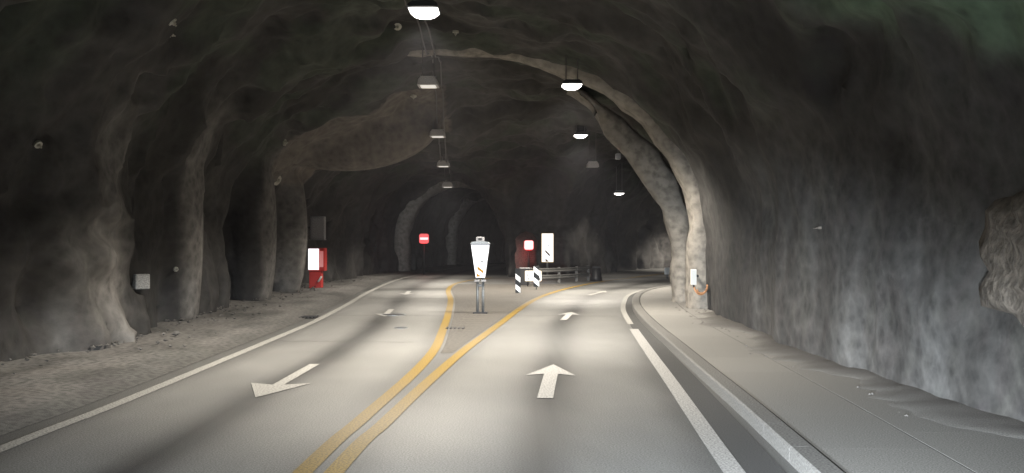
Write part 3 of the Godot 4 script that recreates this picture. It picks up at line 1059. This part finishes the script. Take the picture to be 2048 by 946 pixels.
func emergency_post() -> void:
	var wall := hit(Vector3(-3, 1.0, -34.0), Vector3.LEFT)
	var x := minf(wall.x + 0.45, -6.35)
	var t := thing("emergency_cabinet", "red emergency cabinet with glowing white front by the left wall", "emergency cabinet", Vector3(-6.62, 0, -33.8))
	var ft := mb()
	prism(ft, rect(-0.22, 0.02, 0.2, 0.63, 0.03), -0.2, 0.12, Transform3D.IDENTITY, 0.02)
	put("plinth", ft, M.red, t)
	var bd := mb()
	prism(bd, rect(-0.24, 0.64, 0.31, 1.42, 0.03), -0.3, 0.14, Transform3D.IDENTITY, 0.02)
	put("cabinet_body", bd, M.red, t)
	flat_part("lit_sign_panel", rect(-0.235, 0.69, 0.12, 1.4, 0.015), 0.142, 0.02, M.lit_white, t)
	flat_part("glowing_side", rect(0.145, 0.78, 0.27, 1.32, 0.015), 0.142, 0.012, M.pale_red, t)  # light on the cabinet side put in as a pinkish glowing strip
	var h := mb(true)
	tube(h, [Vector3(0.1, 0.3, 0.16), Vector3(0.13, 0.32, 0.2), Vector3(0.19, 0.42, 0.2), Vector3(0.21, 0.46, 0.15)], 0.035, 8)
	put("hose_nozzle", h, M.white, t)
	var bx := thing("grey_wall_box", "tall grey metal box mounted above the red emergency cabinet", "wall box", Vector3(-6.66, 1.72, -34.3))
	var b := mb()
	prism(b, rect(-0.24, 0.0, 0.24, 0.78, 0.03), -0.2, 0.12, Transform3D.IDENTITY, 0.015)
	put("case", b, M.grey_box, bx)
	var dr := mb()
	prism(dr, rect(-0.2, 0.05, 0.2, 0.73, 0.02), 0.121, 0.14, Transform3D.IDENTITY, 0.006)
	put("door", dr, M.grey_box, bx)
	var sh := mb()
	box(sh, Vector3(0, -0.02, 0), Vector3(0.52, 0.03, 0.34))
	put("drip_edge", sh, M.steel, bx)
	var arm := mb()
	box(arm, Vector3(-0.3, 0.4, -0.3), Vector3(0.9, 0.06, 0.06))
	put("wall_bracket", arm, M.dark, bx)

func right_box() -> void:
	var t := thing("white_switch_box", "small white box on the foot of the nearest concrete arch", "switch box", Vector3(4.17, 0.7, -22.95))
	var b := mb()
	prism(b, rect(-0.06, 0.0, 0.06, 0.36, 0.015), -0.08, 0.05, Transform3D.IDENTITY, 0.008)
	put("case", b, M.white, t)
	var gl := mb(true)
	tube(gl, [Vector3(0, -0.06, 0), Vector3(0, 0.0, 0)], 0.02, 8)
	put("gland", gl, M.dark, t)
	var arm := mb()
	box(arm, Vector3(0.1, 0.2, -0.2), Vector3(0.05, 0.05, 0.3))
	put("wall_bracket", arm, M.dark, t)
	var c := mb(true)
	var pts := []
	for k in 15:
		var a := lerpf(PI, TAU + 0.3, k / 14.0)
		pts.append(Vector3(4.33 + cos(a) * 0.15, 0.65 + sin(a) * 0.17, -22.93 + 0.04 * sin(a * 2)))
	tube(c, pts, 0.02, 8)
	pts = []
	for k in 13:
		var a := lerpf(PI + 0.3, TAU, k / 12.0)
		pts.append(Vector3(4.34 + cos(a) * 0.11, 0.63 + sin(a) * 0.12, -22.9))
	tube(c, pts, 0.014, 8)
	tag(put("orange_cable", c, M.orange), "loop of orange cable hanging under the small white wall box", "cable")

func wall_plate(z: float, deg: float, r: float, m: Material, label: String) -> void:
	# a rock bolt: square washer, dome nut and bolt end, on the rock
	var b: Array = bores[0]
	var cx := -1.35
	var a := deg_to_rad(deg)
	var p := hit(Vector3(cx, 2.0, z), Vector3(cos(a), sin(a), 0))
	var n := slope(p)
	var t := thing("rock_bolt", label, "rock bolt", p + n * 0.02, 0.0, "rock bolts in the tunnel roof and walls")
	var up := Vector3.UP if absf(n.y) < 0.9 else Vector3.RIGHT
	t.basis = Basis.looking_at(-n, up)
	var st := mb()
	tube(st, [Vector3(0, 0, -0.03), Vector3(0, 0, 0.012)], r, 10)
	put("washer_plate", st, m, t)
	var d := mb(true)
	tube(d, [Vector3(0, 0, 0.01), Vector3(0, 0, 0.05)], r * 0.45, 6)
	put("nut", d, m, t)
	var e := mb(true)
	tube(e, [Vector3(0, 0, 0.05), Vector3(0, 0, 0.08)], r * 0.2, 6)
	put("bolt_end", e, m, t)

func build_small() -> void:
	for a in [
		[-15.2, 141.1, 0.075, "white rock bolt highest in the left roof near the top edge"],
		[-15.9, 143.5, 0.05, "tarnished rock bolt just below the highest left roof bolt"],
		[-21.4, 104.3, 0.09, "pale bolt in the roof left of the nearest lit lamp"],
		[-28.4, 110.8, 0.09, "pale bolt left of the nearest unlit lamp"],
		[-27.2, 153.9, 0.1, "bolt in the left shoulder of the roof, left of the bolt pair"],
		[-31.0, 148.7, 0.13, "upper yellowish bolt of the pair above the left rock lip"],
		[-32.0, 150.6, 0.1, "lower bolt of the pair above the left rock lip"],
		[-14.2, 168.2, 0.06, "bolt on the left wall at the far left of the view"],
		[-30.0, 165.3, 0.16, "pale bolt high on the left wall above the emergency cabinet"],
		[-13.7, -0.7, 0.022, "lone small bolt on the dark right wall"],
		[-21.4, 88.0, 0.07, "small bolt in the crown of the roof right of the nearest lit lamp"],
		[-20.0, -171.1, 0.05, "low bolt on the left wall beside the pale square box"],
	]:
		wall_plate(a[0], a[1], a[2], M.reflector if a[2] > 0.03 else M.lamp_rust, a[3])
	# pale box on the left wall
	var w := hit(Vector3(-1.35, 1.0, -18.1), Vector3.LEFT)
	var t := thing("junction_box", "pale square junction box low on the near left wall", "junction box", Vector3(w.x + 0.12, 0.86, -18.1), deg_to_rad(40))
	var b := mb()
	prism(b, rect(-0.13, 0.0, 0.13, 0.27, 0.02), -0.12, 0.08, Transform3D.IDENTITY, 0.01)
	put("case", b, M.white_paint, t)
	var l := mb()
	prism(l, rect(-0.11, 0.02, 0.11, 0.25, 0.02), 0.081, 0.09, Transform3D.IDENTITY, 0.004)
	put("lid", l, M.white_paint, t)
	# small grey device hung right of the lamps
	var dv := thing("roof_sensor", "small grey device fixed to the roof above the farthest lit lamp", "sensor", Vector3(3.5, 4.45, -33.0))
	var d := mb()
	prism(d, rect(-0.08, -0.1, 0.08, 0.1, 0.03), -0.1, 0.1, Transform3D.IDENTITY, 0.01)
	put("case", d, M.grey_box, dv)
	var rp := hit(Vector3(3.5, 4.6, -33.0), Vector3.UP)
	var rd := mb(true)
	tube(rd, [Vector3(0, 0.09, 0), Vector3(0, rp.y - 4.4, 0)], 0.015, 6)
	put("hanger_rod", rd, M.cable, dv)
	# marker post at the far right bend
	var mp := thing("marker_post", "short white marker post at the far right bend of the road", "marker post", Vector3(6.75, 0.1, -43.5))
	var p := mb()
	prism(p, rect(-0.12, 0.06, 0.12, 0.36, 0.02), -0.05, 0.03, Transform3D.IDENTITY, 0.01)
	put("plate", p, M.white, mp)
	var ps := mb(true)
	tube(ps, [Vector3(0, -0.1, -0.02), Vector3(0, 0.1, -0.02)], 0.03, 8)
	put("post", ps, M.steel, mp)
	# cables along the crown of the roof
	for a in [[-1.95, 0.0, "upper cable strung along the crown of the tunnel roof"], [-1.75, 0.1, "lower cable strung along the crown of the tunnel roof"]]:
		var pts := []
		for k in 46:
			var z := -4.0 - k * 0.9
			var x: float = a[0] - maxf(0.0, -z - 24.0) * 0.05
			pts.append(Vector3(x, hit(Vector3(x, 3.5, z), Vector3.UP).y - 0.12 - a[1] - 0.05 * sin(k * 1.3), z))
		var st := mb(true)
		tube(st, pts, 0.018, 6)
		tag(put("roof_cable", st, M.cable), a[2], "cable", "cables along the tunnel roof")
	# dirt washed down along the foot of the right wall
	var dirt := mb(true)
	var tone := [Color(0.09, 0.083, 0.074), Color(0.11, 0.1, 0.09), Color(0.2, 0.19, 0.175), Color(0.31, 0.3, 0.28)]
	var prev := []
	for k in 130:
		var z := -6.5 - k * 0.12
		var p0 := hit(Vector3(0.5, 0.3, z), Vector3.RIGHT)
		var wide := 0.22 + 0.5 * smoothstep(0.35, 0.75, 0.5 + 0.5 * n_stain.get_noise_2d(z * 1.6, 7.0)) + 0.06 * n_fine.get_noise_2d(z * 2.0, 3.0)
		var row := [Vector3(p0.x + 0.3, 0.2, z), Vector3(p0.x - 0.03, 0.165 + 0.03 * n_fine.get_noise_2d(z, 90.0), z), Vector3(p0.x - wide * 0.6, 0.138, z), Vector3(p0.x - wide, 0.1235, z)]
		if prev:
			for m in 3:
				for c in [[prev, m], [row, m + 1], [prev, m + 1], [prev, m], [row, m], [row, m + 1]]:
					dirt.set_color(tone[c[1]])
					dirt.add_vertex(c[0][c[1]])
		prev = row
	tag(put("dirt_drift", dirt, M.dirt), "dark dirt washed against the foot of the right rock wall", "", "", "structure")
	# loose stones along the feet of the walls
	var sts := mb()
	for k in 520:
		var z := rng.randf_range(-9, -40)
		var left := rng.randf() < 0.6
		var p0 := hit(Vector3(-1.4, 0.25, z), Vector3.LEFT if left else Vector3.RIGHT)
		var inx := pow(rng.randf(), 2.5) * (1.3 if left else 0.8)
		var c := p0 + Vector3(inx if left else -inx, 0, 0)
		c.y = 0.13 if left else 0.12
		var r := rng.randf_range(0.015, 0.05) * (2.2 if rng.randf() < 0.07 and left else 1.0 if left else 0.6)
		pebble(sts, c, r)
	var so := put("loose_stones", sts, M.stone)
	tag(so, "loose grey stones scattered along the foot of the rock walls", "stones", "", "stuff")

func pebble(st: SurfaceTool, c: Vector3, r: float) -> void:
	var v: Array[Vector3] = []
	var turn := rng.randf() * TAU
	for k in 5:
		var a := turn + TAU * k / 5
		v.append(c + Vector3(cos(a), rng.randf_range(-0.1, 0.35), sin(a)) * r * rng.randf_range(0.75, 1.25))
	var top := c + Vector3(0, r * rng.randf_range(0.5, 0.9), 0)
	var bot := c - Vector3(0, r * 0.5, 0)
	for k in 5:
		tri(st, v[k], v[(k + 1) % 5], top)
		tri(st, v[(k + 1) % 5], v[k], bot)

# ----------------------------------------------------------------
func _ready() -> void:
	rng.seed = 7
	var cam := Camera3D.new()
	cam.name = "camera"
	cam.position = Vector3(0, 1.81, 0)
	cam.fov = rad_to_deg(2.0 * atan(473.0 / 2000.0))
	cam.near = 0.05
	cam.far = 400.0
	add_child(cam)
	cam.current = true
	var we := WorldEnvironment.new()
	we.name = "world"
	var env := Environment.new()
	env.background_mode = Environment.BG_SKY
	var sky := Sky.new()
	var sm := ProceduralSkyMaterial.new()
	sm.sky_top_color = Color(0.01, 0.012, 0.02)
	sm.sky_horizon_color = Color(0.02, 0.022, 0.03)
	sm.ground_bottom_color = Color(0.005, 0.005, 0.005)
	sm.ground_horizon_color = Color(0.01, 0.01, 0.01)
	sky.sky_material = sm
	env.sky = sky
	env.background_energy_multiplier = 0.1
	env.tonemap_mode = Environment.TONE_MAPPER_LINEAR
	env.tonemap_exposure = 0.9
	env.sdfgi_enabled = true
	env.ssao_enabled = true
	env.ssil_enabled = true
	env.fog_enabled = true
	env.fog_density = 0.00055
	env.fog_light_color = Color(0.9, 0.9, 0.95)
	we.environment = env
	add_child(we)
	# dipped beams of the vehicle that the photograph is taken from
	for s in [-0.9, 0.5]:
		headlight(Vector3(s, 0.75, -1.0), -1.0, -5.0, 7.0, 60.0, 0.6)
		headlight(Vector3(s, 0.75, -1.0), 5.2, 0.6, 4.2, 170.0, 0.8)
		headlight(Vector3(s, 0.75, -1.0), 17.0, -22.0, 24.5, 115.0, 0.3)
		headlight(Vector3(s, 0.75, -1.0), -17.0, -15.0, 26.0, 330.0, 0.85)

	for a in [[n_big, 0.16, 2, 3], [n_mid, 0.5, 11, 3], [n_fine, 1.2, 21, 3], [n_stain, 0.35, 31, 3]]:
		a[0].noise_type = FastNoiseLite.TYPE_SIMPLEX_SMOOTH
		a[0].frequency = a[1]
		a[0].seed = a[2]
		a[0].fractal_octaves = a[3]
	n_block.noise_type = FastNoiseLite.TYPE_CELLULAR
	n_block.cellular_return_type = FastNoiseLite.RETURN_DISTANCE
	n_block.cellular_jitter = 1.0
	n_block.frequency = 0.75
	n_block.seed = 51
	n_block.fractal_octaves = 2
	make_materials()
	M.verge_plain = grained(Color(0.05, 0.047, 0.043), 0.9, M.arch.albedo_texture, 0.5, null, 0.0)
	M.gutter = grained(Color(0.075, 0.073, 0.07), 0.8, M.road.albedo_texture, 1.3, M.road.heightmap_texture, 0.3)
	M.island = grained(Color(0.125, 0.114, 0.1), 0.8, M.arch.albedo_texture, 0.8, M.road.heightmap_texture, 0.4)
	M.stone = grained(Color(0.15, 0.14, 0.13), 0.9, M.arch.albedo_texture, 3.0, null, 0.0)

	M.pier = grained(Color(0.17, 0.075, 0.07), 0.8, M.arch.albedo_texture, 0.8, M.arch.heightmap_texture, 2.0)  # red glow of the sign put into the pier colour
	M.ledge = grained(Color(0.33, 0.285, 0.24), 0.9, M.rock.albedo_texture, 0.8, M.arch.heightmap_texture, 3.0)
	M.lamp_rust = mat(Color(0.16, 0.14, 0.12), 0.7)
	M.seam = mat(Color(0.12, 0.115, 0.108), 0.7)
	M.dirt = grained(Color.WHITE, 0.95, M.road.albedo_texture, 1.2, M.road.heightmap_texture, 0.8, true)
	lines()
	build_rock()
	build_ground()
	build_markings()
	arch("broad pale concrete arch nearest on the right, beside the white box", -23.6, -1.3, 5.75, 2.0, 6.38, 0.58, 0.8, 0.0, 136.0, 5)
	arch("smooth leaning concrete arch just behind the nearest one, standing on the pavement", -26.0, -0.85, 5.35, 1.0, 5.7, 0.7, 0.75, 0.0, 66.0, 6)
	arch("concrete arch at the mouth of the left branch, behind the red no-entry disc", -50.5, -2.6, 2.95, 1.6, 4.7, 0.8, 1.2, 0.0, 180.0, 8)
	arch("farthest concrete arch deep inside the left branch", -61.5, -1.5, 2.25, 1.6, 4.4, 0.7, 1.2, 0.0, 180.0, 9)

	tunnel_lamp(Vector3(-0.75, 5.2, 0.5), true, 9.0, "lit roof lamp of the left row above the viewer")
	tunnel_lamp(Vector3(-1.0, 5.2, -7.2), true, 7.0, "lit roof lamp of the left row before the one at the top edge")
	tunnel_lamp(Vector3(-1.32, 5.2, -15.0), true, 105.0, "large glowing lamp nearest, at the top edge of the view")
	tunnel_lamp(Vector3(-1.89, 5.2, -22.6), false, 38.0, "nearest and largest grey box lamp of the left row")
	tunnel_lamp(Vector3(-2.23, 4.8, -30.0), false, 36.0, "second grey box lamp of the left row")
	tunnel_lamp(Vector3(-2.47, 4.33, -36.0), false, 34.0, "third grey box lamp of the left row")
	tunnel_lamp(Vector3(-2.7, 3.88, -42.0), false, 26.0, "farthest and smallest grey box lamp of the left row")
	tunnel_lamp(Vector3(1.34, 5.2, -22.4), true, 76.0, "glowing lamp hung by two rods in front of the concrete arch")
	tunnel_lamp(Vector3(2.3, 5.2, -33.5), true, 125.0, "second glowing lamp of the right row, below the one on rods")
	tunnel_lamp(Vector3(3.06, 4.45, -38.0), false, 0.0, "unlit lamp between the two farthest glowing lamps of the right row")
	tunnel_lamp(Vector3(4.93, 3.8, -46.0), true, 9.0, "farthest small glowing lamp, in the right branch")
	tunnel_lamp(Vector3(11.2, 4.0, -55.5), true, 80.0, "lamp round the bend of the right branch, behind the arches")

	beacon()
	tall_sign()
	no_entry(Vector3(-4.2, 1.71, -47.8), 0.48, false, "round-cornered red no-entry sign with a white bar, in the left branch")
	no_entry(Vector3(0.73, 1.44, -43.4), 0.44, true, "glaring white square sign with red rim, on the rock pier")
	marker(Vector3(0.19, 0, -32.0), 0.79, 0.165, 0.0, "striped black and white marker board standing left of the chevron board", [1, 0, 1, 0], 0.0)
	marker(Vector3(0.83, 0, -34.0), 0.7, 0.2, 0.0, "striped marker board on a short post in front of the chevron board", [1, 0, 1], 0.1)
	chevron_board()
	guard_rail()
	pier()
	emergency_post()
	right_box()
	build_small()
	rock_lump("jutting_rock", Vector3(5.0, 1.62, -7.9), Vector3(0.68, 0.64, 1.75), 41, "dim brownish block of rock jutting from the near right wall at the edge of view", "rock")
